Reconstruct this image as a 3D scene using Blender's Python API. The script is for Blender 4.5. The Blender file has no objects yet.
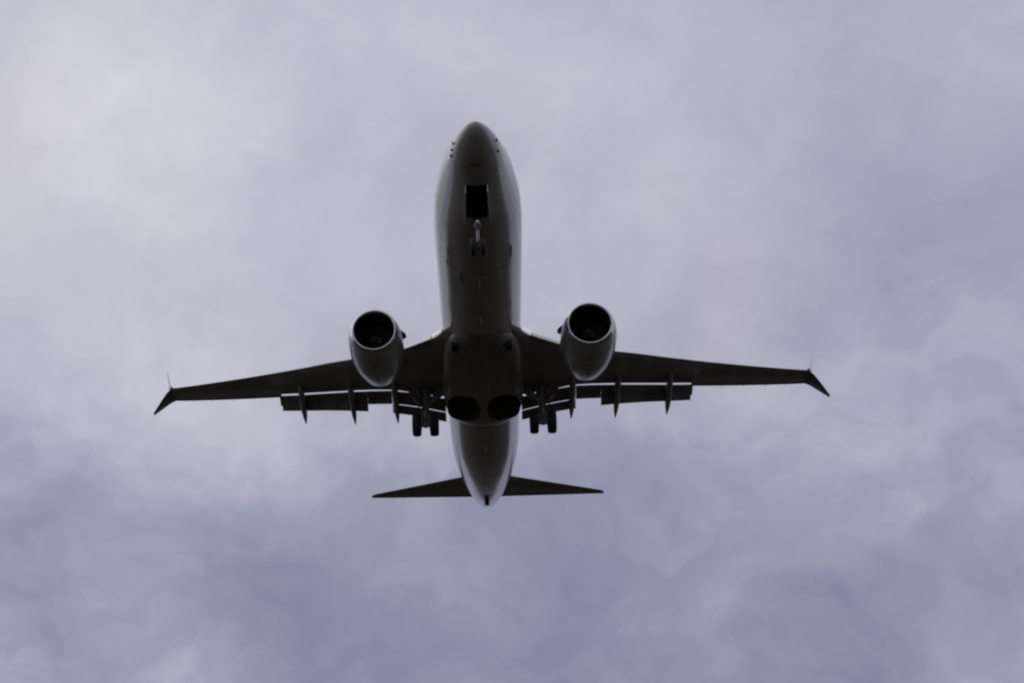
import bpy, bmesh, math, random
from mathutils import Vector, Matrix
random.seed(7)
C = bpy.context.scene
R = math.radians

# ---------------------------------------------------------------- camera
# Airliner frame: X across, Y aft of the nose tip, Z up (metres).
F_PX, PPX, PPY = 1381.014, 512-159.54, 341.5+39.448
cam_p = Vector((0.16928, -40.60755, -34.19758))          # lens position in the airliner's frame
el, yaw, roll = 0.506356, -0.1105556, 0.024917
PITCH = Matrix.Rotation(R(-2.5), 4, 'X')                 # the airliner flies nose-up
EYE = Vector((0, 0, 1.7))
fw = Vector((math.cos(el)*math.sin(yaw), math.cos(el)*math.cos(yaw), math.sin(el)))
rt = Vector((math.cos(yaw), -math.sin(yaw), 0)); up = rt.cross(fw)
r2 = rt*math.cos(roll) + up*math.sin(roll); u2 = -rt*math.sin(roll) + up*math.cos(roll)
cam = bpy.data.objects.new('camera', bpy.data.cameras.new('camera'))
C.collection.objects.link(cam); C.camera = cam
Mc = Matrix((r2, u2, -fw)).transposed().to_4x4()
cam.matrix_world = Matrix.Translation(EYE) @ PITCH @ Mc
cam.data.sensor_width = 36; cam.data.lens = F_PX/1024*36
cam.data.shift_x = (512-PPX)/1024; cam.data.shift_y = (PPY-341.5)/1024   # the photograph is a crop of a larger frame
cam.data.clip_end = 60000; cam.data.clip_start = .5
def pix_dir(u, v):
    d = fw + r2*((u-PPX)/F_PX) - u2*((v-PPY)/F_PX)
    return (PITCH.to_3x3() @ d).normalized()
PLANE = Matrix.Translation(EYE) @ PITCH @ Matrix.Translation(-cam_p)

# ---------------------------------------------------------------- render, exposure
C.render.engine = 'CYCLES'
C.view_settings.view_transform = 'Standard'; C.view_settings.look = 'None'
C.view_settings.exposure = 0; C.view_settings.gamma = 1
C.view_settings.use_curve_mapping = False
C.cycles.filter_width = 2.3
C.cycles.max_bounces = 8

# ---------------------------------------------------------------- sun
SUN_EL, SUN_AZ = R(48), R(-75)       # azimuth from +Y towards +X
sun = bpy.data.objects.new('sun', bpy.data.lights.new('sun', 'SUN'))
C.collection.objects.link(sun)
sun.data.energy = .6; sun.data.angle = R(70); sun.data.color = (1, .96, .9)
sd = Vector((math.cos(SUN_EL)*math.sin(SUN_AZ), math.cos(SUN_EL)*math.cos(SUN_AZ), math.sin(SUN_EL)))
sun.rotation_euler = (-sd).to_track_quat('-Z', 'Y').to_euler()

# ---------------------------------------------------------------- sky
def srgb(r, g, b, k=1.0):
    def f(c):
        c /= 255
        return (c/12.92 if c <= .04045 else ((c+.055)/1.055)**2.4)*k
    return (f(r), f(g), f(b), 1)
W = bpy.data.worlds.new('World'); C.world = W; W.use_nodes = True
nt = W.node_tree; nt.nodes.clear()
N = nt.nodes.new; L = nt.links.new
def math_node(op, a, b=None, tree=None, clamp=False):
    t = tree or nt
    n = t.nodes.new('ShaderNodeMath'); n.operation = op; n.use_clamp = clamp
    for i, x in enumerate((a, b)):
        if x is None: continue
        if isinstance(x, (int, float)): n.inputs[i].default_value = x
        else: t.links.new(x, n.inputs[i])
    return n.outputs[0]
out = N('ShaderNodeOutputWorld'); bg = N('ShaderNodeBackground'); L(bg.outputs[0], out.inputs[0])
bg.inputs['Strength'].default_value = .1
sky = N('ShaderNodeTexSky'); sky.sky_type = 'NISHITA'; sky.sun_disc = False
sky.sun_elevation = SUN_EL; sky.sun_rotation = SUN_AZ; sky.dust_density = 2
tc = N('ShaderNodeTexCoord')
nrm = N('ShaderNodeVectorMath'); nrm.operation = 'NORMALIZE'; L(tc.outputs['Generated'], nrm.inputs[0])
DIR = nrm.outputs[0]
def noise(vec, scale, detail, rough=.5, dist=0.0, off=(0, 0, 0), stretch=(1, 1, 1)):
    m = N('ShaderNodeMapping'); m.inputs['Location'].default_value = off; m.inputs['Scale'].default_value = stretch
    L(vec, m.inputs[0])
    n = N('ShaderNodeTexNoise'); n.inputs['Scale'].default_value = scale; n.inputs['Detail'].default_value = detail
    n.inputs['Roughness'].default_value = rough; n.inputs['Distortion'].default_value = dist
    L(m.outputs[0], n.inputs['Vector'])
    return n
# the cloud layer: direction warped by turbulence
wn = noise(DIR, 7, 6, .6)
wsub = N('ShaderNodeVectorMath'); wsub.operation = 'SUBTRACT'; L(wn.outputs['Color'], wsub.inputs[0]); wsub.inputs[1].default_value = (.5, .5, .5)
wsc = N('ShaderNodeVectorMath'); wsc.operation = 'SCALE'; L(wsub.outputs[0], wsc.inputs[0]); wsc.inputs['Scale'].default_value = .15
wad = N('ShaderNodeVectorMath'); wad.operation = 'ADD'; L(DIR, wad.inputs[0]); L(wsc.outputs[0], wad.inputs[1])
wno = N('ShaderNodeVectorMath'); wno.operation = 'NORMALIZE'; L(wad.outputs[0], wno.inputs[0])
WARP = wno.outputs[0]
# masses of thicker (dark) and thinner (bright) cloud: direction, angular radius in degrees, amount
MASSES = [((95, 75), 8.5, .17), ((250, 290), 6, .06), ((30, 300), 6, .08), ((450, 60), 6, .05), ((150, 420), 6, .06),
          ((740, 120), 5, .0), ((980, 230), 7, -.08), ((830, 320), 8, -.05), ((900, 90), 7, -.05), ((620, 60), 5, -.03),
          ((360, 595), 6, -.25), ((250, 560), 5, -.16), ((60, 540), 5, -.24), ((470, 610), 5, -.12), ((120, 600), 3.5, .15),
          ((560, 650), 5, -.2), ((590, 665), 2.6, .12), ((330, 660), 3, .06), ((820, 670), 6, -.32), ((930, 640), 5, -.20), ((800, 590), 3, .08), ((660, 560), 5, -.12),
          ((90, 660), 5, -.12), ((740, 640), 2.6, .14), ((1000, 660), 2.5, .16), ((420, 560), 3, .05), ((230, 470), 5, .03),
          ((880, 480), 6, .05), ((850, 530), 4.5, .08), ((640, 590), 5, -.08), ((960, 420), 6, -.03), ((430, 520), 3.5, .10), ((560, 120), 6, .05), ((980, 60), 5, -.04), ((330, 180), 5, -.05)]
acc = None
for (px, r, a) in MASSES:
    if not a: continue
    d = pix_dir(*px)
    dp = N('ShaderNodeVectorMath'); dp.operation = 'DOT_PRODUCT'; L(WARP, dp.inputs[0]); dp.inputs[1].default_value = d
    k = 1/(1-math.cos(R(r)))
    e = math_node('EXPONENT', math_node('MULTIPLY', math_node('SUBTRACT', dp.outputs['Value'], 1.0), k))
    m = math_node('MULTIPLY', e, a*1.05)
    acc = m if acc is None else math_node('ADD', acc, m)
n1 = noise(WARP, 6.5, 6, .5, 0, (7.1, 1.7, .4), (1, 1, 1.5))
n2 = noise(WARP, 13, 8, .52, 0, (.3, 4.7, 2.4), (1, 1, 1.3))
n4 = noise(WARP, 34, 5, .5, 0, (5.3, .7, 1.4), (1, 1, 1.5))
def centred(n_, k): return math_node('MULTIPLY', math_node('SUBTRACT', n_.outputs['Fac'], .5), k)
sep = N('ShaderNodeSeparateXYZ'); L(DIR, sep.inputs[0])
low = N('ShaderNodeMapRange'); low.inputs['From Min'].default_value = .52; low.inputs['From Max'].default_value = .30; L(sep.outputs['Z'], low.inputs[0])
fine = math_node('ADD', math_node('MULTIPLY', low.outputs[0], .9), .35)     # lower cloud is more broken up
t = math_node('ADD', acc, .575)
t = math_node('SUBTRACT', t, math_node('MULTIPLY', low.outputs[0], .13))     # thicker towards the horizon
t = math_node('ADD', t, centred(n1, .38))
t = math_node('ADD', t, math_node('MULTIPLY', centred(n2, .52), fine))
t = math_node('ADD', t, math_node('MULTIPLY', centred(n4, .20), fine))
t = math_node('ADD', math_node('MULTIPLY', math_node('SUBTRACT', t, .54), 1.17), .565)
ramp = N('ShaderNodeValToRGB'); L(t, ramp.inputs[0])
cr = ramp.color_ramp; cr.interpolation = 'LINEAR'
cr.elements[0].position = .0; cr.elements[0].color = srgb(134, 136, 162)
cr.elements[1].position = 1.0; cr.elements[1].color = srgb(221, 221, 229)
for p, c in ((.36, (157, 159, 179)), (.58, (183, 182, 197)), (.78, (201, 200, 212))):
    e = cr.elements.new(p); e.color = srgb(*c)
# faint changes of hue through the layer: pinkish to bluish
n3 = noise(DIR, 5, 4, .5, 0, (9, 2, 5))
hue = N('ShaderNodeMix'); hue.data_type = 'RGBA'
hr = N('ShaderNodeMapRange'); hr.inputs['From Min'].default_value = .3; hr.inputs['From Max'].default_value = .7; L(n3.outputs['Fac'], hr.inputs[0])
L(hr.outputs[0], hue.inputs['Factor']); hue.inputs['A'].default_value = (.965, 1.01, 1.02, 1); hue.inputs['B'].default_value = (1.015, .99, 1.0, 1)
mul = N('ShaderNodeMix'); mul.data_type = 'RGBA'; mul.blend_type = 'MULTIPLY'; mul.inputs['Factor'].default_value = 1
L(ramp.outputs[0], mul.inputs['A']); L(hue.outputs['Result'], mul.inputs['B'])
sc10 = N('ShaderNodeVectorMath'); sc10.operation = 'SCALE'; sc10.inputs['Scale'].default_value = 10.0; L(mul.outputs['Result'], sc10.inputs[0])
mixs = N('ShaderNodeMix'); mixs.data_type = 'RGBA'; mixs.inputs['Factor'].default_value = .97
L(sky.outputs[0], mixs.inputs['A']); L(sc10.outputs[0], mixs.inputs['B'])
L(mixs.outputs['Result'], bg.inputs['Color'])

# ---------------------------------------------------------------- materials
def mat(name, col, rough=.4, metal=0.0, coat=0.0, dirt=0.0, dirt_scale=3.0, bump=0.0, streak=(1, .12, 1), panel=None, spec=.5):
    m = bpy.data.materials.new(name); m.use_nodes = True
    t = m.node_tree; b = t.nodes['Principled BSDF']
    b.inputs['Roughness'].default_value = rough; b.inputs['Metallic'].default_value = metal
    b.inputs['Coat Weight'].default_value = coat; b.inputs['Coat Roughness'].default_value = .12
    tcn = t.nodes.new('ShaderNodeTexCoord'); mp = t.nodes.new('ShaderNodeMapping')
    mp.inputs['Scale'].default_value = streak; t.links.new(tcn.outputs['Object'], mp.inputs[0])
    n = t.nodes.new('ShaderNodeTexNoise'); n.inputs['Scale'].default_value = dirt_scale; n.inputs['Detail'].default_value = 7
    t.links.new(mp.outputs[0], n.inputs['Vector'])
    r = t.nodes.new('ShaderNodeValToRGB'); t.links.new(n.outputs['Fac'], r.inputs[0])
    r.color_ramp.elements[0].position = .32; r.color_ramp.elements[1].position = .66
    r.color_ramp.elements[0].color = tuple(c*(1-dirt) for c in col)+(1,)
    r.color_ramp.elements[1].color = tuple(col)+(1,)
    b.inputs['Specular IOR Level'].default_value = spec
    colour = r.outputs[0]
    # a second, blotchy layer of grime
    n2_ = t.nodes.new('ShaderNodeTexNoise'); n2_.inputs['Scale'].default_value = dirt_scale*.45; n2_.inputs['Detail'].default_value = 5
    t.links.new(tcn.outputs['Object'], n2_.inputs['Vector'])
    g = math_node('ADD', math_node('MULTIPLY', n2_.outputs['Fac'], dirt*1.4, t), 1-dirt*.7, t)
    if panel:                                       # panel joints in the skin: spacing along X, Y, Z and line width
        sp_ = t.nodes.new('ShaderNodeSeparateXYZ'); t.links.new(tcn.outputs['Object'], sp_.inputs[0])
        for ax_, step in zip('XYZ', panel[:3]):
            if not step: continue
            fr = math_node('FRACT', math_node('DIVIDE', math_node('ADD', sp_.outputs[ax_], 100.37, t), step, t), None, t)
            ln = math_node('LESS_THAN', fr, panel[3]/step, t)
            g = math_node('MULTIPLY', g, math_node('SUBTRACT', 1.0, math_node('MULTIPLY', ln, .45, t), t), t)
    sc_ = t.nodes.new('ShaderNodeVectorMath'); sc_.operation = 'SCALE'; t.links.new(colour, sc_.inputs[0]); t.links.new(g, sc_.inputs['Scale'])
    t.links.new(sc_.outputs[0], b.inputs['Base Color'])
    rr = math_node('ADD', math_node('MULTIPLY', n.outputs['Fac'], .15, t), max(0, rough-.075), t)
    t.links.new(rr, b.inputs['Roughness'])
    if bump:
        bp = t.nodes.new('ShaderNodeBump'); bp.inputs['Strength'].default_value = bump; bp.inputs['Distance'].default_value = .02
        t.links.new(n.outputs['Fac'], bp.inputs['Height']); t.links.new(bp.outputs[0], b.inputs['Normal'])
    return m
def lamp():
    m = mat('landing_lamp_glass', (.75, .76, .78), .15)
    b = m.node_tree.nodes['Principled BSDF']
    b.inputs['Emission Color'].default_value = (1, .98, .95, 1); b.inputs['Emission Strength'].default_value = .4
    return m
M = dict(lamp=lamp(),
    white=mat('white_paint', (.34, .33, .30), .17, 0, .5, .24, 2.2, panel=(0, 2.54, 0, .022)),
    belly=mat('grey_belly_paint', (.22, .21, .19), .32, 0, .15, .34, 1.6, panel=(.96, 1.6, 0, .022)),
    wing=mat('grey_wing_paint', (.23, .225, .205), .42, 0, 0, .34, 1.4, panel=(1.35, 1.1, 0, .024)),
    nacelle=mat('nacelle_paint', (.33, .33, .32), .25, 0, .4, .22, 2.0, panel=(0, 0, 1.31, .02)),
    flap=mat('flap_paint', (.17, .17, .165), .5, 0, 0, .3, 2.5),
    fairing=mat('fairing_paint', (.22, .22, .215), .4, 0, 0, .25, 2.5),
    strake=mat('dark_strake_paint', (.10, .105, .14), .35, 0, .2, .2, 2),
    lip=mat('polished_aluminium', (.55, .55, .56), .22, 1, 0, .15, 6),
    metal=mat('bare_metal', (.45, .44, .42), .35, 1, 0, .3, 6),
    gear=mat('gear_paint', (.30, .30, .295), .45, 0, 0, .35, 8, 0, (1, 1, 1)),
    bright=mat('door_edge_paint', (.8, .8, .78), .3, 0, .3, .1, 5),
    rubber=mat('tyre_rubber', (.022, .022, .022), .75, 0, 0, .3, 9),
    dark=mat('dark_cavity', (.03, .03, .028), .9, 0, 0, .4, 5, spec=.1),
    well=mat('wheel_well_primer', (.16, .165, .12), .7, 0, 0, .4, 5),
    blade=mat('fan_blade_carbon', (.05, .05, .055), .45, 0, 0, .2, 9),
    glass=mat('dark_glass', (.02, .022, .026), .08, 0, .3, .1, 2),
    seam=mat('seam_sealant', (.09, .09, .085), .6, 0, 0, .2, 6),
    lens=mat('lamp_lens', (.75, .76, .78), .1, .6, .6, .05, 6),
)

# ---------------------------------------------------------------- mesh helpers
class MB:
    def __init__(s): s.v = []; s.f = []; s.m = []
    def add(s, vs, fs, mi=0):
        o = len(s.v); s.v += [tuple(v) for v in vs]
        for f in fs: s.f.append(tuple(i+o for i in f)); s.m.append(mi)
    def loft(s, rings, caps=True, closed=True, mi=0):
        n = len(rings[0]); vs = [p for r in rings for p in r]; fs = []
        for i in range(len(rings)-1):
            for j in range(n if closed else n-1):
                k = (j+1) % n
                fs.append((i*n+j, i*n+k, (i+1)*n+k, (i+1)*n+j))
        if caps:
            fs.append(tuple(range(n))[::-1]); fs.append(tuple((len(rings)-1)*n+j for j in range(n)))
        s.add(vs, fs, mi)
    def box(s, c, size, rot=None, mi=0, bev=0):
        c = Vector(c); h = Vector(size)/2
        pts = [Vector((x*h.x, y*h.y, z*h.z)) for x in (-1, 1) for y in (-1, 1) for z in (-1, 1)]
        if rot is not None: pts = [rot @ p for p in pts]
        s.add([c+p for p in pts], [(0, 1, 3, 2), (4, 6, 7, 5), (0, 4, 5, 1), (2, 3, 7, 6), (0, 2, 6, 4), (1, 5, 7, 3)], mi)
    def tube(s, a, b, ra, rb=None, n=16, mi=0):
        a = Vector(a); b = Vector(b); rb = ra if rb is None else rb
        d = (b-a).normalized(); u = d.orthogonal().normalized(); w = d.cross(u)
        ring = lambda c, r: [c+u*(r*math.cos(2*math.pi*i/n))+w*(r*math.sin(2*math.pi*i/n)) for i in range(n)]
        s.loft([ring(a, ra), ring(b, rb)], mi=mi)
    def lathe(s, c, axis, prof, n=32, closed_prof=False, mi=0, caps=False):
        """prof: (distance along axis, radius)"""
        c = Vector(c); d = Vector(axis).normalized(); u = Vector((0, 0, 1)) if abs(d.z) < .9 else Vector((1, 0, 0))
        u = (u-d*u.dot(d)).normalized(); w = d.cross(u)
        rings = [[c+d*t+u*(r*math.cos(2*math.pi*i/n))+w*(r*math.sin(2*math.pi*i/n)) for i in range(n)] for t, r in prof]
        if closed_prof: rings.append(rings[0])
        s.loft(rings, caps=caps, mi=mi)
    def mirror(s):
        m = MB(); m.v = [(-x, y, z) for x, y, z in s.v]; m.f = [f[::-1] for f in s.f]; m.m = list(s.m); return m
    def build(s, name, mats, parent=None, smooth=True, angle=32):
        me = bpy.data.meshes.new(name); me.from_pydata(s.v, [], s.f)
        for m in (mats if isinstance(mats, (list, tuple)) else [mats]): me.materials.append(m)
        me.polygons.foreach_set('material_index', s.m)
        o = bpy.data.objects.new(name, me); C.collection.objects.link(o)
        finish(me, smooth, angle)
        if parent: o.parent = parent
        return o
def finish(me, smooth=True, angle=32):
    bm = bmesh.new(); bm.from_mesh(me)
    bmesh.ops.remove_doubles(bm, verts=bm.verts, dist=1e-4)
    bmesh.ops.recalc_face_normals(bm, faces=bm.faces)
    for f in bm.faces: f.smooth = smooth
    for e in bm.edges:
        if len(e.link_faces) == 2 and e.calc_face_angle(0) > R(angle): e.smooth = False
    bm.to_mesh(me); bm.free(); me.update()
def cut(o, cutters):
    """carve openings out of a mesh"""
    for c in cutters:
        m = o.modifiers.new('cut', 'BOOLEAN'); m.operation = 'DIFFERENCE'; m.object = c; m.solver = 'EXACT'
    dg = bpy.context.evaluated_depsgraph_get(); dg.update()
    me = bpy.data.meshes.new_from_object(o.evaluated_get(dg))
    o.modifiers.clear(); o.data = me; finish(me)
    for c in cutters: bpy.data.objects.remove(c)
def interp(tab, x):
    """smooth (monotone cubic) interpolation of rows (x, a, b, ...)"""
    n = len(tab)
    if x <= tab[0][0]: return tab[0][1:]
    if x >= tab[-1][0]: return tab[-1][1:]
    i = max(k for k in range(n-1) if tab[k][0] <= x)
    res = []
    for c in range(1, len(tab[0])):
        def sl(k):
            if k <= 0 or k >= n-1:
                k0 = min(max(k, 0), n-2); return (tab[k0+1][c]-tab[k0][c])/(tab[k0+1][0]-tab[k0][0])
            a = (tab[k][c]-tab[k-1][c])/(tab[k][0]-tab[k-1][0]); b = (tab[k+1][c]-tab[k][c])/(tab[k+1][0]-tab[k][0])
            return 0 if a*b <= 0 else 2*a*b/(a+b)
        h = tab[i+1][0]-tab[i][0]; t_ = (x-tab[i][0])/h
        p0, p1, m0, m1 = tab[i][c], tab[i+1][c], sl(i)*h, sl(i+1)*h
        res.append((2*t_**3-3*t_**2+1)*p0+(t_**3-2*t_**2+t_)*m0+(-2*t_**3+3*t_**2)*p1+(t_**3-t_**2)*m1)
    return res
def lin(tab, x):
    if x <= tab[0][0]: return tab[0][1:]
    for a, b in zip(tab, tab[1:]):
        if x <= b[0]:
            k = (x-a[0])/(b[0]-a[0]); return [p+(q-p)*k for p, q in zip(a[1:], b[1:])]
    return tab[-1][1:]

# ---------------------------------------------------------------- ground
def ground():
    S = 20000; n = 40; mb = MB()
    vs = [(-S+2*S*i/n, -S+2*S*j/n, 0) for j in range(n+1) for i in range(n+1)]
    mb.add(vs, [(j*(n+1)+i, j*(n+1)+i+1, (j+1)*(n+1)+i+1, (j+1)*(n+1)+i) for j in range(n) for i in range(n)])
    m = bpy.data.materials.new('dry_grass_ground'); m.use_nodes = True; t = m.node_tree; b = t.nodes['Principled BSDF']
    b.inputs['Roughness'].default_value = .95
    tcn = t.nodes.new('ShaderNodeTexCoord'); n1 = t.nodes.new('ShaderNodeTexNoise'); n1.inputs['Scale'].default_value = .06; n1.inputs['Detail'].default_value = 12
    t.links.new(tcn.outputs['Object'], n1.inputs['Vector'])
    r = t.nodes.new('ShaderNodeValToRGB'); t.links.new(n1.outputs['Fac'], r.inputs[0])
    r.color_ramp.elements[0].position = .3; r.color_ramp.elements[0].color = (.010, .0074, .003, 1)
    r.color_ramp.elements[1].position = .7; r.color_ramp.elements[1].color = (.024, .0172, .0065, 1)
    t.links.new(r.outputs[0], b.inputs['Base Color'])
    o = mb.build('ground', m, smooth=False); o['kind'] = 'structure'
ground()

# ---------------------------------------------------------------- airliner
jet = bpy.data.objects.new('airliner', None); C.collection.objects.link(jet)
jet.matrix_world = PLANE
jet['label'] = 'twin-engine jet airliner seen from below with landing gear and flaps lowered'
jet['category'] = 'airplane'

# ---- fuselage: y, half width, top, bottom
FUS = [(0, .02, -.64, -.68), (.06, .20, -.53, -.84), (.2, .36, -.42, -1.0), (.5, .56, -.21, -1.19), (1.0, .80, .10, -1.40), (1.7, 1.03, .45, -1.60),
       (2.4, 1.20, .92, -1.74), (3.2, 1.38, 1.42, -1.84), (4.2, 1.57, 1.76, -1.92), (5.5, 1.77, 1.94, -1.98), (7.0, 1.86, 2.0, -2.01), (8.5, 1.88, 2.0, -2.01),
       (25.0, 1.88, 2.0, -2.01), (27, 1.86, 2.0, -1.94), (29, 1.79, 2.0, -1.72), (30.5, 1.69, 2.0, -1.47), (32, 1.55, 1.97, -1.18), (33.5, 1.37, 1.92, -.87), (35, 1.14, 1.83, -.53),
       (36.5, .81, 1.68, -.13), (37.5, .55, 1.50, .22), (38.1, .43, 1.36, .50), (38.28, .36, 1.28, .58), (38.38, .27, 1.18, .68)]
def fus(y):
    hw, zt, zb = interp(FUS, y); return hw*.99, zt, zb
def fus_ring(y, n=72, grow=0.0):
    hw, zt, zb = fus(y); hw += grow; zt += grow; zb -= grow
    zc = (zt+zb)/2; hh = (zt-zb)/2
    rng = []
    for i in range(n):
        a = 2*math.pi*(i+.5)/n
        x, z = math.sin(a), math.cos(a)
        rng.append((hw*x, y, zc+hh*z))
    return rng
def belly_z(x, y):
    hw, zt, zb = fus(y); zc = (zt+zb)/2; hh = (zt-zb)/2
    return zc-hh*math.sqrt(max(0, 1-(x/hw)**2))
ys = [0, .02, .06, .12, .2, .32, .5, .75, 1.0, 1.35, 1.7, 2.05]+[2.4+.4*i for i in range(12)]+[7.5+1.0*i for i in range(19)]+[26+.5*i for i in range(24)]+[37.8, 38.0, 38.15, 38.25, 38.33, 38.38]
mb = MB(); mb.loft([fus_ring(y) for y in ys])
fuselage = mb.build('fuselage', [M['white'], M['dark']], jet)
def cutter(mbx):
    o = mbx.build('cutter', [M['dark']], jet); return o
BAY = (-.40, .40, 2.42, 4.30)
cb = MB(); cb.box((0, (BAY[2]+BAY[3])/2, -1.7), (.80, BAY[3]-BAY[2], 1.4))
ex = MB(); ex.tube((0, 38.0, .97), (0, 38.6, .97), .17, n=24)
cut(fuselage, [cutter(cb), cutter(ex)])
# liner of the nose gear bay: five sides, with ribs
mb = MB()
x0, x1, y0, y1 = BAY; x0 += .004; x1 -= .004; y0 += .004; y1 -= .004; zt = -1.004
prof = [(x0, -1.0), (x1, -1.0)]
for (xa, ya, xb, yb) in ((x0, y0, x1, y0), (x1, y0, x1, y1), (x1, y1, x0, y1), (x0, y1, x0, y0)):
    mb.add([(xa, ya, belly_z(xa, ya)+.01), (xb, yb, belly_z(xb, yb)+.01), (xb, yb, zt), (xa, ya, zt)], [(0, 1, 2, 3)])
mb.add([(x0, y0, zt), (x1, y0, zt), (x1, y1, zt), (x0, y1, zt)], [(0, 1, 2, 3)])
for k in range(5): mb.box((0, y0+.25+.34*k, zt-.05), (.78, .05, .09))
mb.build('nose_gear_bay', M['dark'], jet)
# exhaust of the auxiliary power unit
mb = MB(); mb.lathe((0, 38.05, .97), (0, 1, 0), [(0, .02), (0, .165), (.30, .165), (.42, .175), (.42, .19), (.28, .19)], 24)
mb.build('tail_exhaust', M['dark'], fuselage)
# nose: radome seam and lower seams lie on the skin
def skin_strip(pts, w, h=.006):
    """thin strip following the belly skin through (x, y) points"""
    m_ = MB(); rows = []
    for i, (x, y) in enumerate(pts):
        a = Vector(pts[max(0, i-1)]); b = Vector(pts[min(len(pts)-1, i+1)]); d = (b-a).normalized(); nrm_ = Vector((-d.y, d.x))*w/2
        l = (x+nrm_.x, y+nrm_.y); r = (x-nrm_.x, y-nrm_.y)
        rows.append([(l[0], l[1], belly_z(*l)-h), (r[0], r[1], belly_z(*r)-h), (r[0], r[1], belly_z(*r)+.02), (l[0], l[1], belly_z(*l)+.02)])
    m_.loft(rows); return m_
for s_ in (skin_strip([(-.24+.04*i, 1.42) for i in range(13)], .08),
           skin_strip([(-1.2+.1*i, 8.2) for i in range(25)], .018), skin_strip([(-1.2+.1*i, 11.3) for i in range(25)], .018),
           skin_strip([(-1.0+.1*i, 25.6) for i in range(21)], .018), skin_strip([(-.8+.1*i, 30.2) for i in range(17)], .018)):
    s_.build('skin_seam', M['seam'], fuselage)
skin_strip([(0, 33.1+.18*i) for i in range(17)], .27, .035).build('tail_dark_strip', M['dark'], fuselage)  # thin dark strip laid along the skin under the tail
# access panels and vents, dark ovals beside the keel line
for (x, y, a, b) in ((-1.25, 7.2, .06, .14), (-.76, 8.7, .06, .42), (1.34, 7.5, .06, .5), (-1.34, 8.1, .04, .2), (.62, 6.2, .04, .08)):
    mb = MB(); n = 20
    top = [(x+a*math.cos(2*math.pi*i/n), y+b*math.sin(2*math.pi*i/n)) for i in range(n)]
    mb.loft([[(p, q, belly_z(p, q)+.03) for p, q in top], [(p, q, belly_z(p, q)-.006) for p, q in top]])
    mb.build('access_panel', M['seam'], fuselage)
# blade aerials under the belly
def blade(x, y, h, c, m_):
    b_ = MB(); z = belly_z(x, y)
    rings = []
    for k, (f, sc) in enumerate(((-.08, 1.05), (.0, 1), (.6, .8), (1, .5))):
        cc = c*sc; yo = y+f*h*.45
        rings.append([(x+tx*cc, yo+ty*cc, z-f*h) for tx, ty in ((0, -.5), (.07, -.2), (.06, .2), (0, .5), (-.06, .2), (-.07, -.2))])
    b_.loft(rings); return b_.build('blade_antenna', m_, fuselage)
blade(0, 8.8, .32, .42, M['white']); blade(0, 11.6, .3, .4, M['white']); blade(0, 24.4, .3, .4, M['white']); blade(.25, 6.3, .16, .2, M['white'])
# air data probes at both sides of the nose
for x, y, z in ((-1, 1.05, -.70), (-1, 1.30, -.80), (-1, 1.52, -.90), (1, 1.0, -.68), (1, 1.32, -.94)):
    hw, zt_, zb_ = fus(y); zc = (zt_+zb_)/2; hh = (zt_-zb_)/2
    xs = hw*math.sqrt(1-((z-zc)/hh)**2)*x
    mb = MB(); mb.tube((xs-.03*x, y+.1, z), (xs+.04*x, y+.03, z-.03), .042, .036, 10); mb.tube((xs+.035*x, y+.06, z-.03), (xs+.04*x, y-.10, z-.03), .035, .014, 10)
    mb.build('air_data_probe', M['strake'], fuselage)
# flight deck windows and cabin windows
def side_patch(y0, y1, z0, z1, sx, name, m_, nn=5):
    b_ = MB(); rows = []
    for i in range(nn):
        y = y0+(y1-y0)*i/(nn-1); hw, zt_, zb_ = fus(y); zc = (zt_+zb_)/2; hh = (zt_-zb_)/2
        col = []
        for off in (.003, -.03):
            for j in range(4):
                z = z0+(z1-z0)*j/3; z = min(z, zt_-.12)
                col.append((sx*(hw*math.sqrt(max(0, 1-((z-zc)/hh)**2))+off), y, z))
        rows.append([col[k] for k in (0, 1, 2, 3, 7, 6, 5, 4)])
    b_.loft(rows); return b_.build(name, m_, fuselage)
for sx in (-1, 1):
    side_patch(1.95, 2.45, .40, .86, sx, 'flight_deck_window', M['glass'])
    side_patch(2.52, 3.0, .42, .98, sx, 'flight_deck_window', M['glass'])
    side_patch(3.07, 3.45, .46, 1.0, sx, 'flight_deck_window', M['glass'])
    side_patch(5.0, 5.02, -.75, 1.05, sx, 'door_outline', M['seam'], 2); side_patch(5.85, 5.87, -.75, 1.05, sx, 'door_outline', M['seam'], 2)
    for k in range(48):
        side_patch(6.7+.508*k, 6.95+.508*k, .28, .62, sx, 'cabin_window', M['glass'], 2)

# ---- belly fairing with the two main wheel wells
FAIR = [(12.3, .4, -1.92), (13.0, .8, -1.99), (13.8, 1.2, -2.06), (14.6, 1.66, -2.14), (15.5, 1.86, -2.23), (16.6, 1.93, -2.30), (18, 1.97, -2.33), (19.8, 1.98, -2.34),
        (20.8, 1.93, -2.32), (21.4, 1.78, -2.27), (21.8, 1.50, -2.19), (22.05, 1.10, -2.10), (22.15, .8, -2.03)]
def fair_ring(y, n=48):
    hw, zb = interp(FAIR, y); zt_ = -.75; zc = -1.15
    rng = []
    for i in range(n):
        a = 2*math.pi*(i+.5)/n; sx, cz = math.sin(a), math.cos(a)
        e = 2/2.7
        x = hw*math.copysign(abs(sx)**e, sx); z = math.copysign(abs(cz)**e, cz)
        rng.append((x, y, zc+(zt_-zc)*z if z > 0 else zc+(zc-zb)*z))
    return rng
mb = MB(); mb.loft([fair_ring(y) for y in (12.3, 12.6, 12.9, 13.3, 13.7, 14.2, 14.8, 15.5, 16.2, 17, 18, 18.9, 19.8, 20.3, 20.8, 21.1, 21.4, 21.6, 21.8, 21.95, 22.05, 22.15)])
belly = mb.build('belly_fairing', [M['belly'], M['dark']], jet)
def sq(v): return math.copysign(abs(v)**.78, v)
cs = []; cf = []
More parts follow.
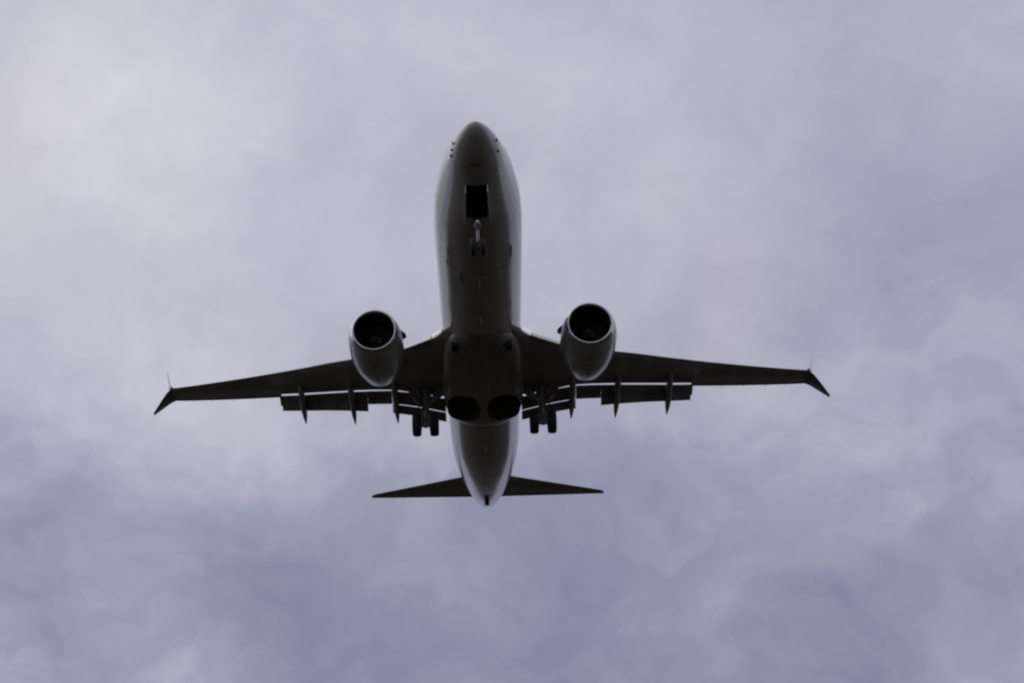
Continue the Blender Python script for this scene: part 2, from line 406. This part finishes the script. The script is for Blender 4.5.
for s_ in (-1, 1):
    c_ = MB(); n = 40
    oval = [(s_*.99+.81*sq(math.cos(2*math.pi*i/n)), 19.78+1.30*sq(math.sin(2*math.pi*i/n))) for i in range(n)]
    c_.loft([[(x, y, -2.8) for x, y in oval], [(x, y, -.80) for x, y in oval]]); cs.append(cutter(c_)); cf.append(cutter(c_))
    w_ = MB()
    o2 = [(s_*.99+.806*sq(math.cos(2*math.pi*i/n)), 19.78+1.296*sq(math.sin(2*math.pi*i/n))) for i in range(n)]
    w_.loft([[(x, y, -2.20) for x, y in o2], [(x, y, -.81) for x, y in o2]], caps=False)
    k0 = len(w_.v); w_.add([(x, y, -.81) for x, y in o2], [tuple(range(n))])
    for q in range(4): w_.box((s_*.99, 19.1+.5*q, -.87), (1.3, .06, .1)); 
    w_.tube((s_*.5, 19.2, -.95), (s_*.5, 20.6, -.95), .04); w_.tube((s_*1.3, 19.2, -.97), (s_*1.2, 20.6, -.97), .03)
    w_.build('wheel_well', M['well'], jet)
cut(belly, cs); cut(fuselage, cf)
for x, y in ((-1.25, 14.1), (1.25, 14.1)):      # ram air inlets
    mb = MB(); hw, zb = interp(FAIR, y)
    mb.loft([[(x+dx*.12, y+dy*.7, zb+dz) for dx, dz in ((-1, .22), (1, .22), (1, -.015), (-1, -.015))] for dy in (-.2, .5)])
    mb.build('air_inlet', M['dark'], belly)

# ---- wings
ZR = -1.30
def wz(x): return ZR + .105*x + (1.389-ZR-.105*16.808)*(x/16.808)**2
LE = [(1.0, 13.3), (1.79, 14.2), (2.1, 14.60), (2.35, 14.92), (2.8, 15.32), (3.75, 16.12), (5.0, 16.86), (6.45, 17.68), (7.6, 18.27), (9.13, 19.16), (12, 20.78), (16.8, 23.46)]
GAP = [(1.0, 20.75), (1.93, 20.67), (3.22, 20.37), (4.4, 20.17), (5.4, 20.4), (6.5, 20.70), (8.03, 21.23), (10.55, 22.15)]
TEO = [(10.55, 22.52), (16.8, 24.86)]
def chord_full(x): return 1.25*(22.9-14.2)*0+ (lin([(1, 7.4), (5.5, 4.6), (16.8, 1.38)], x)[0])
AF = [(0, 0, 0), (.008, .012, -.012), (.03, .028, -.024), (.08, .045, -.038), (.18, .058, -.052), (.32, .062, -.058), (.48, .055, -.052), (.64, .040, -.034), (.8, .022, -.015), (.92, .009, -.004), (1, .002, -.002)]
def wing_ring(x, y0, y1, full, z, tc_=1.0):
    """airfoil of full chord, cut off at y1"""
    frac = min(1, (y1-y0)/full)
    ts = [0, .008, .03, .08, .18, .32, .48, .64, .8, .92, 1]
    upp, low = [], []
    for k in ts:
        t_ = k*frac; u_, l_ = lin(AF, t_)
        upp.append((x, y0+t_*full, z+u_*full*tc_)); low.append((x, y0+t_*full, z+l_*full*tc_))
    return upp+low[::-1][:-1]
def wing_side(s):
    P = jet
    root = MB(); rings = []
    for x in (1.0, 1.5, 1.79, 2.1, 2.35, 2.8, 3.3, 3.75, 4.4, 5.4, 6.45, 7.6, 9.13, 10.52):
        rings.append(wing_ring(s*x, lin(LE, x)[0], lin(GAP, x)[0]-.13, chord_full(x), wz(x), 1.0 if x > 4 else 1.05))
    for x in (10.54, 11, 12, 13.5, 15, 16.2, 16.85):
        y0, y1 = lin(LE, x)[0], lin(TEO, x)[0]
        rings.append(wing_ring(s*x, y0, y1, y1-y0, wz(x)))
    root.loft(rings)
    wing = root.build('wing', M['wing'], P, angle=40)
    # leading edge slats and the inboard Krueger flaps, run out for landing
    def slat(xs, name, ext, drop, ch, m_):
        b_ = MB(); rr = []
        for x in xs:
            y, z, c_ = lin(LE, x)[0], wz(x), ch(x)
            pf = [(0, -.02), (.015, .06), (.09, .13), (.3, .20), (.65, .20), (1, .15), (.65, .13), (.35, .09), (.22, 0), (.25, -.10), (.14, -.13), (.04, -.09)]
            rr.append([(s*x, y-ext+py*c_, z-drop+pz*c_*.75) for py, pz in pf])
        b_.loft(rr); b_.build(name, m_, wing)
    for a, b in ((6.0, 8.55), (8.6, 11.2), (11.25, 13.9), (13.95, 16.4)):
        slat([a+(b-a)*i/4 for i in range(5)], 'slat', .045, .03, lambda x: .42-.012*x, M['wing'])
    kb = MB(); rr = []
    for i in range(5):
        x = 2.34+(3.85-2.34)*i/4; y, z = lin(LE, x)[0], wz(x)
        rr.append([(s*x, y+.05, z+.07), (s*x, y-.13, z+.03), (s*x, y-.24, z-.08), (s*x, y-.29, z-.22), (s*x, y-.23, z-.23), (s*x, y-.08, z-.10), (s*x, y+.06, z-.05)])
    kb.loft(rr); kb.build('krueger_flap', M['bright'], wing)
    # landing light at the wing root
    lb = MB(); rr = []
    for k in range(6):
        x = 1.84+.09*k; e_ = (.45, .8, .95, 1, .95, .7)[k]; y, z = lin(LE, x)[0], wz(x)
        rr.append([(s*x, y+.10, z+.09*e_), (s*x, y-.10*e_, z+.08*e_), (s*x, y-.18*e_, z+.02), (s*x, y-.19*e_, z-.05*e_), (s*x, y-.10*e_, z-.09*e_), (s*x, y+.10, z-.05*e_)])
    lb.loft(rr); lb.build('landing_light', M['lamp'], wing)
    # trailing edge flaps: fore and aft panels
    def flap(xs, ch, frac, d1, d2, slot):
        fa, fb = MB(), MB(); ra, rb_ = [], []
        for x in xs:
            c_ = ch(x); in_ = max(0, min(1, (4.4-x)/1.4)); y, z = lin(GAP, x)[0]+.02-.02*in_, wz(x)+lin(AF, .8)[1]*chord_full(x)*.4-.11+.05*in_
            def prof(y, z, c_, d, th):
                o_ = []
                for t_, h_ in ((0, 0), (.03, .055), (.12, .095), (.3, .11), (.6, .075), (1, .01)):
                    o_.append((t_*c_, h_*th))
                o_ += [(1*c_, -.004), (.5*c_, -.035*th/1.0), (.15*c_, -.06*th), (.03*c_, -.04*th)]
                cd, sd_ = math.cos(d), math.sin(d)
                return [(s*x, y+a*cd+b*sd_, z-a*sd_+b*cd) for a, b in o_]
            c1 = c_*frac; c2 = c_*(1-frac)
            ra.append(prof(y, z, c1, d1, .9))
            y2, z2 = y+c1*math.cos(d1)+slot[0], z-c1*math.sin(d1)-slot[1]
            rb_.append(prof(y2, z2, c2, d2, .5))
        fa.loft(ra); o = fa.build('flap', M['flap'], wing)
        fb.loft(rb_ if xs[-1] < 10 else [[(px-s*.09*k/(len(rb_)-1), py, pz) for px, py, pz in r_] for k, r_ in enumerate(rb_)]); fb.build('aft_flap', M['flap'], o)
    och = lambda x: lin([(5.84, 1.25), (8.03, 1.07), (10.5, .97)], x)[0]
    flap([5.86, 6.6, 7.4, 8.2, 9.0, 9.8, 10.6], och, .66, R(27), R(38), (-.09, .0))
    flap([4.6, 5.2, 5.85], lambda x: .86, .7, R(24), R(30), (-.09, .0))
    flap([1.9, 2.6, 3.2, 3.9, 4.58], lambda x: lin([(2, 1.3), (4.6, 1.24)], x)[0], .62, R(27), R(42), (.02, .035))
    # flap track fairings, drooped with the flaps
    for x, ty, tz in ((9.31, 23.38, -1.01), (6.65, 22.91, -1.38), (4.39, 22.33, -1.67)):
        b_ = MB(); z0 = wz(x)
        yg = lin(GAP, x)[0]
        path = [(yg-1.35, z0-.20, .01, .01), (yg-1.2, z0-.26, .06, .06), (yg-.9, z0-.32, .11, .11), (yg-.5, z0-.38, .16, .19), (yg, z0-.47, .165, .24),
                ((yg+.1)*.65+ty*.35, (z0-.50)*.65+tz*.35, .155, .23), ((yg+.1)*.35+ty*.65, (z0-.5)*.35+tz*.65, .115, .16),
                ((yg+.1)*.12+ty*.88, (z0-.5)*.12+tz*.88, .055, .07), (ty, tz, .008, .01)]
        n = 14; rr = []
        for (y, z, a, h_) in path:
            rr.append([(s*x+a*math.sin(2*math.pi*i/n), y, z+h_*math.cos(2*math.pi*i/n)) for i in range(n)])
        b_.loft(rr); b_.build('flap_track_fairing', M['fairing'], wing)
    # split winglet
    y0, y1 = lin(LE, 16.8)[0], lin(TEO, 16.8)[0]; z = wz(16.85)
    def sec(x, ya, yb, z, th, nx, nz):
        """thin airfoil; (nx, nz) is the thickness direction"""
        o_ = []
        for t_, h_ in ((0, 0), (.02, .3), (.1, .7), (.3, 1), (.6, .75), (1, .05)): o_.append((t_, h_))
        ring = [(s*(x+nx*h_*th), ya+(yb-ya)*t_, z+nz*h_*th) for t_, h_ in o_]+[(s*(x-nx*h_*th), ya+(yb-ya)*t_, z-nz*h_*th) for t_, h_ in o_[::-1][:-1]]
        return ring
    ub = MB(); ub.loft([sec(16.85, y0+.03, y1, z, .085, 0, 1), sec(16.92, y0+.12, y1+.03, z+.05, .07, -.5, .86), sec(16.97, y0+.28, y1+.10, z+.20, .055, -.9, .42), sec(17.05, y0+.52, y1+.22, z+.48, .045, -.95, .3),
                        sec(17.36, y0+1.35, y1+.62, z+1.35, .035, -.95, .3), sec(17.66, y0+2.15, y1+1.14, z+2.2, .03, -.97, .22), sec(17.79, y0+2.55, y1+1.35, z+2.52, .015, -.97, .22)])
    ub.build('upper_winglet', M['white'], wing)
    db = MB(); db.loft([sec(16.82, y0+.05, y1-.01, z-.02, .08, 0, 1), sec(17.05, y0+.22, y1-.02, z-.14, .065, .3, .95), sec(17.35, y0+.48, y1-.06, z-.42, .05, .55, .83),
                        sec(17.82, y0+.90, y0+1.2, z-.92, .025, .6, .8), sec(17.88, y0+.98, y0+1.2, z-.98, .012, .6, .8)])
    db.build('lower_winglet', M['strake'], wing)
    nb = MB(); nb.lathe((s*16.75, y0-.02, z+.05), (0, -1, 0), [(-.3, .07), (0, .06), (.08, .03), (.1, .001)], 12)
    nb.build('navigation_light', M['glass'], wing)
    for x in (12.2, 13.4, 14.6, 15.7):
        w_ = MB(); ye = lin(TEO, x)[0]
        w_.tube((s*x, ye-.03, wz(x)), (s*x, ye+.24, wz(x)-.02), .009, .004, 6); w_.build('static_wick', M['dark'], wing)
    # ---- engine
    eng(s, wing)
    # ---- main landing gear
    main_gear(s)

EX, EY, EZ = 4.83, 12.65, -1.86
def eng(s, wing):
    c = (s*EX, EY, EZ); ax = (0, 1, -.0)
    sc = R(5)                                        # the inlet plane leans
    def nac(prof, n=56, lean=True):
        b_ = MB(); rings = []
        for t_, r in prof:
            rr = []
            for i in range(n):
                a = 2*math.pi*i/n; x, z = r*math.sin(a), r*math.cos(a)
                k = max(0, 1-t_/1.4) if lean else 0
                rr.append((s*EX+x, EY+t_-z*math.tan(sc)*k, EZ+z+.0*t_))
            rings.append(rr)
        b_.loft(rings, caps=False); return b_
    o = nac([(.16, 1.095), (.4, 1.17), (.75, 1.225), (1.15, 1.255), (1.6, 1.262), (2.0, 1.245), (2.4, 1.20), (2.8, 1.13), (3.2, 1.03), (3.6, .92), (3.72, .885), (3.71, .86), (3.3, .90), (2.6, .93), (1.9, .92)])
    nacelle = o.build('engine_nacelle', M['nacelle'], jet, angle=60)
    nac([(.155, 1.093), (.07, 1.045), (.02, 1.0), (0, .965), (.02, .93), (.07, .905), (.16, .887)]).build('inlet_lip', M['lip'], nacelle, angle=80)
    nac([(.16, .887), (.4, .872), (.8, .88), (1.25, .885)]).build('inlet_duct', M['dark'], nacelle)
    # fan: blades and spinner
    b_ = MB()
    for k in range(18):
        a0 = 2*math.pi*k/18; rr = []
        for r, tw, ch in ((.30, .35, .18), (.45, .6, .2), (.62, .85, .22), (.78, 1.02, .23), (.872, 1.1, .22)):
            row = []
            for q, h_ in ((-.5, 0), (0, .012), (.5, 0), (0, -.012)):
                da = (q*2*ch*math.sin(tw)*.6)/r; dy = q*2*ch*math.cos(tw)*.6
                a = a0+da+h_/r+.35*(r-.3)
                row.append((s*EX+r*math.sin(a), EY+1.12+dy, EZ+r*math.cos(a)))
            rr.append(row)
        b_.loft(rr)
    b_.build('fan_blades', M['blade'], nacelle)
    b_ = MB(); b_.lathe((s*EX, EY+1.35, EZ), (0, -1, 0), [(-.1, .001), (-.1, .88), (0, .88), (0, .31), (.2, .30), (.4, .235), (.58, .12), (.68, .03), (.69, .001)], 32)
    sp = b_.build('spinner', M['blade'], nacelle)
    b_ = MB(); ring = []                                # the white comma painted on the spinner
    for i in range(14):
        k = i/13; a = .4+2.6*k; t_ = .26+.26*k; r = lin([(.2, .30), (.4, .235), (.58, .12)], t_)[0]+.004; w_ = .035*math.sin(math.pi*min(1, .15+k))
        row = []
        for dr in (-.5, .5):
            tt = t_+dr*w_; r_ = lin([(.2, .30), (.4, .235), (.58, .12)], tt)[0]+.004
            row += [(s*EX+r_*math.sin(a), EY+1.35-tt, EZ+r_*math.cos(a))]
        ring.append(row+[(s*EX+(r-.02)*math.sin(a), EY+1.35-t_, EZ+(r-.02)*math.cos(a))])
    b_.loft(ring); b_.build('spinner_mark', M['bright'], sp)
    # hot section
    b_ = MB(); b_.lathe((s*EX, EY, EZ), (0, 1, 0), [(2.0, .60), (3.0, .66), (3.5, .62), (4.1, .48), (4.4, .42), (4.38, .39), (3.9, .42), (3.9, .30), (4.5, .22), (4.9, .06), (4.95, .001)], 32)
    b_.build('exhaust_nozzle', M['metal'], nacelle)
    # vortex chine on the inboard side
    b_ = MB(); a = R(72)
    rr = []
    for t_, h_ in ((.75, .02), (.95, .12), (1.2, .2), (1.5, .22), (1.62, .02)):
        r = lin([(.75, 1.225), (1.15, 1.255), (1.62, 1.262)], t_)[0]-.02
        dx, dz = -s*math.sin(a), math.cos(a); px_, pz_ = dz*.02, -dx*.02
        bx_, bz_ = s*EX+dx*r, EZ+dz*r; tx_, tz_ = s*EX+dx*(r+h_), EZ+dz*(r+h_)
        rr.append([(bx_+px_, EY+t_, bz_+pz_), (tx_+px_*.4, EY+t_, tz_+pz_*.4), (tx_-px_*.4, EY+t_, tz_-pz_*.4), (bx_-px_, EY+t_, bz_-pz_)])
    b_.loft(rr); b_.build('nacelle_chine', M['strake'], nacelle)
    # seams and drain panel on the lower cowl
    b_ = MB()
    for t_, r in ((.75, 1.225), (2.0, 1.245)):
        n = 56
        r0 = [(s*EX+(r+.004)*math.sin(2*math.pi*i/n), EY+t_-(r*math.cos(2*math.pi*i/n))*math.tan(sc)*max(0, 1-t_/1.4), EZ+(r+.004)*math.cos(2*math.pi*i/n)) for i in range(n)]
        r1 = [(x, y+.018, z) for x, y, z in r0]; r3 = [(s*EX+(x-s*EX)*.98, y, EZ+(z-EZ)*.98) for x, y, z in r0]
        b_.loft([r0, r1, r3, r0], caps=False)
    b_.box((s*EX, EY+1.15, EZ-1.25), (.14, .09, .02)); b_.box((s*EX, EY+2.62, EZ-1.165), (.10, .28, .05), Matrix.Rotation(R(12), 3, 'X'))
    b_.build('cowl_seam', M['seam'], nacelle)
    # pylon up to the wing
    b_ = MB(); zt_ = wz(EX)
    yl = lin(LE, EX)[0]
    b_.loft([[(s*EX+tx*.22, y, z) for tx, y, z in ((0, a0, zz), (.7, a0+.5, zz), (1, a0+1.2, zz), (.7, a1-.8, zz), (0, a1, zz), (-.7, a1-.8, zz), (-1, a0+1.2, zz), (-.7, a0+.5, zz))]
              for a0, a1, zz in ((EY+1.7, EY+4.6, EZ+.6), (EY+1.9, EY+5.2, EZ+1.15), (yl-.6, EY+6.0, zt_-.1), (yl+.1, EY+6.1, zt_+.08))])
    b_.build('engine_pylon', M['nacelle'], jet)

def wheel(c, r, w, name, parent, s=1):
    b_ = MB(); h = w/2
    b_.lathe(c, (1, 0, 0), [(-h*.78, r*.55), (-h, r*.68), (-h, r*.84), (-h*.86, r*.94), (-h*.55, r), (h*.55, r), (h*.86, r*.94), (h, r*.84), (h, r*.68), (h*.78, r*.55)], 36, closed_prof=True)
    for k in (-.32, 0, .32): pass
    o = b_.build(name, M['rubber'], parent, angle=50)
    b_ = MB(); b_.lathe(c, (1, 0, 0), [(-h*.6, .02), (-h*.6, r*.2), (-h*.45, r*.25), (-h*.5, r*.5), (-h*.8, r*.56), (h*.8, r*.56), (h*.5, r*.5), (h*.45, r*.25), (h*.6, r*.2), (h*.6, .02)], 28, caps=True)
    return o, b_
def main_gear(s):
    X, Y, ZA = s*2.86, 19.77, -3.67+.565
    b_ = MB()
    b_.tube((X, Y-.12, -1.1), (X, Y-.03, -2.15), .15, .14, 20); b_.tube((X, Y-.03, -2.1), (X, Y, ZA+.02), .095, .09, 20)
    b_.tube((X-.62, Y, ZA), (X+.62, Y, ZA), .075, n=16); b_.tube((X, Y-.02, -2.02), (X, Y-.03, -2.22), .19, n=20)
    # torsion links behind the strut, side brace, drag lines, actuator
    b_.tube((X, Y+.1, -2.1), (X, Y+.42, -2.55), .045, .035); b_.tube((X, Y+.42, -2.55), (X, Y+.08, ZA+.08), .035, .045)
    b_.tube((X-.05*s, Y-.05, -2.0), (X-s*1.15, Y-.2, -1.35), .07, .07); b_.tube((X-s*.45, Y-.1, -1.74), (X-s*.35, Y+.1, -1.2), .05)
    b_.tube((X+s*.1, Y+.12, -2.05), (X+s*.75, Y+.55, -1.25), .05); b_.tube((X, Y-.17, -1.2), (X, Y-.14, ZA+.15), .022)
    b_.tube((X+.13, Y+.1, -1.3), (X+.1, Y+.1, ZA+.1), .018); b_.tube((X-.13, Y+.1, -1.3), (X-.1, Y+.1, ZA+.1), .018)
    for q in range(3): b_.tube((X+.04-.05*q, Y-.16, -1.15), (X+.3*(q-1), Y-.05, ZA+.1), .014)
    b_.tube((X-s*.75, Y-.45, -1.3), (X-s*.1, Y-.1, -2.25), .045); b_.tube((X+s*.05, Y-.1, -1.95), (X+s*.55, Y-.5, -1.22), .04)
    for d in (-1, 1): b_.tube((X+d*.19, Y, ZA), (X+d*.34, Y, ZA), .24, n=24)
    b_.box((X-s*.5, Y+.15, -1.5), (.34, .3, .2), Matrix.Rotation(R(-20*s), 3, 'Y')); b_.box((X+s*.02, Y+.1, -1.32), (.6, .42, .26))
    b_.box((X, Y+.05, ZA+.2), (.42, .2, .5)); b_.box((X, Y+.14, -1.75), (.16, .1, .34)); b_.box((X, Y, ZA), (.2, .24, .22))
    gear = b_.build('main_landing_gear', M['gear'], jet)
    for d in (-1, 1):
        o, hb = wheel((X+d*.43, Y, ZA), .565, .42, 'main_wheel', gear)
        hb.build('wheel_hub', M['gear'], gear)
    # doors riding on the strut, outboard side, and the hinged inner door at the wing
    b_ = MB(); b_.loft([[(X+s*.27, Y-.42, z0), (X+s*.30, Y-.42, z0), (X+s*.30, Y+.42, z0), (X+s*.27, Y+.42, z0)] if k == 0 else
                        [(X+s*.33, Y-.36, z0), (X+s*.36, Y-.36, z0), (X+s*.36, Y+.36, z0), (X+s*.33, Y+.36, z0)] for k, z0 in ((0, -1.35), (1, -2.35))])
    b_.build('gear_door', M['wing'], gear)
    b_ = MB(); b_.box((X+s*.62, Y+.05, -1.32), (.5, .7, .03), Matrix.Rotation(R(28*s), 3, 'Y')); b_.build('gear_door', M['wing'], gear)

for s in (-1, 1): wing_side(s)

# ---- nose landing gear
b_ = MB(); Y = 4.17; ZA = -3.40
b_.tube((0, Y+.02, -1.15), (0, Y+.02, -2.55), .105, .10, 18); b_.tube((0, Y+.03, -2.32), (0, Y+.02, -2.50), .135, n=18)
b_.tube((-.32, Y, ZA), (.32, Y, ZA), .05, n=14)
b_.tube((0, Y-.08, -2.4), (0, Y-.30, -2.82), .04, .032); b_.tube((0, Y-.30, -2.82), (0, Y-.05, ZA+.05), .032, .04)
nose_gear = b_.build('nose_landing_gear', M['strake'], jet)
b_ = MB(); b_.tube((0, Y+.02, -2.54), (0, Y, ZA), .052, .05, 18); b_.build('shock_strut', M['bright'], nose_gear)
b_ = MB(); b_.tube((.12, Y-.03, -2.1), (.12, Y-1.1, -1.25), .04); b_.tube((-.12, Y-.03, -2.1), (-.12, Y-1.1, -1.25), .04); b_.tube((-.12, Y-.35, -1.85), (.12, Y-.35, -1.85), .035)
b_.build('drag_brace', M['dark'], nose_gear)
b_ = MB(); b_.lathe((0, Y-.10, -2.32), (0, -1, -.08), [(-.06, .06), (0, .10), (.05, .10), (.06, .085), (.05, .001)], 18); b_.build('taxi_light', M['lens'], nose_gear)
for d in (-1, 1):
    o, hb = wheel((d*.2, Y, ZA), .345, .20, 'nose_wheel', nose_gear); hb.build('wheel_hub', M['gear'], nose_gear)
    b_ = MB(); rows = []
    for i in range(9):
        y = 2.46+(4.26-2.46)*i/8; q = .011*i; z = belly_z(d*.44, y); h_ = .42*(1 if 1 < i < 7 else .86)
        rows.append([(d*(.405+q), y, z+.04), (d*(.43+q), y, z+.04), (d*(.445+q), y, z-h_), (d*(.41+q), y, z-h_)])
    b_.loft(rows); b_.build('nose_gear_door', M['bright'], jet)

# ---- tail
for s in (-1, 1):
    b_ = MB()
    def tail_sec(x):
        y0 = lin([(.4, 33.5), (1.7, 34.4), (6.95, 37.92), (7.1, 38.08), (7.18, 38.25)], x)[0]
        y1 = lin([(.4, 36.8), (.8, 36.93), (6.9, 38.46), (7.18, 38.5)], x)[0]
        return wing_ring(s*x, y0, y1, y1-y0, lin([(0, .62), (7.18, 1.49)], x)[0], .8)
    b_.loft([tail_sec(x) for x in (.4, 1.0, 1.7, 3, 4.5, 6, 6.95, 7.1, 7.18)])
    st = b_.build('horizontal_stabilizer', M['wing'], jet)
    for x in (5.2, 5.9, 6.6):
        w_ = MB(); ye = lin([(.8, 36.93), (6.9, 38.46)], x)[0]; ze = lin([(0, .62), (7.18, 1.49)], x)[0]
        w_.tube((s*x, ye-.03, ze), (s*x, ye+.22, ze-.01), .008, .004, 6); w_.build('static_wick', M['dark'], st)
def fin_sec(z, y0, y1, th):
    pts = [(0, 0), (.02, .3), (.1, .75), (.3, 1), (.6, .7), (1, .04)]
    return [(h_*th, y0+(y1-y0)*t_, z) for t_, h_ in pts]+[(-h_*th, y0+(y1-y0)*t_, z) for t_, h_ in pts[::-1][:-1]]
b_ = MB(); b_.loft([fin_sec(1.5, 29.6, 37.2, .12), fin_sec(2.2, 31.2, 37.2, .28), fin_sec(2.9, 32.3, 37.4, .28), fin_sec(8.2, 36.6, 39.1, .13), fin_sec(8.9, 37.2, 39.3, .09)])
b_.build('vertical_stabilizer', M['white'], jet)
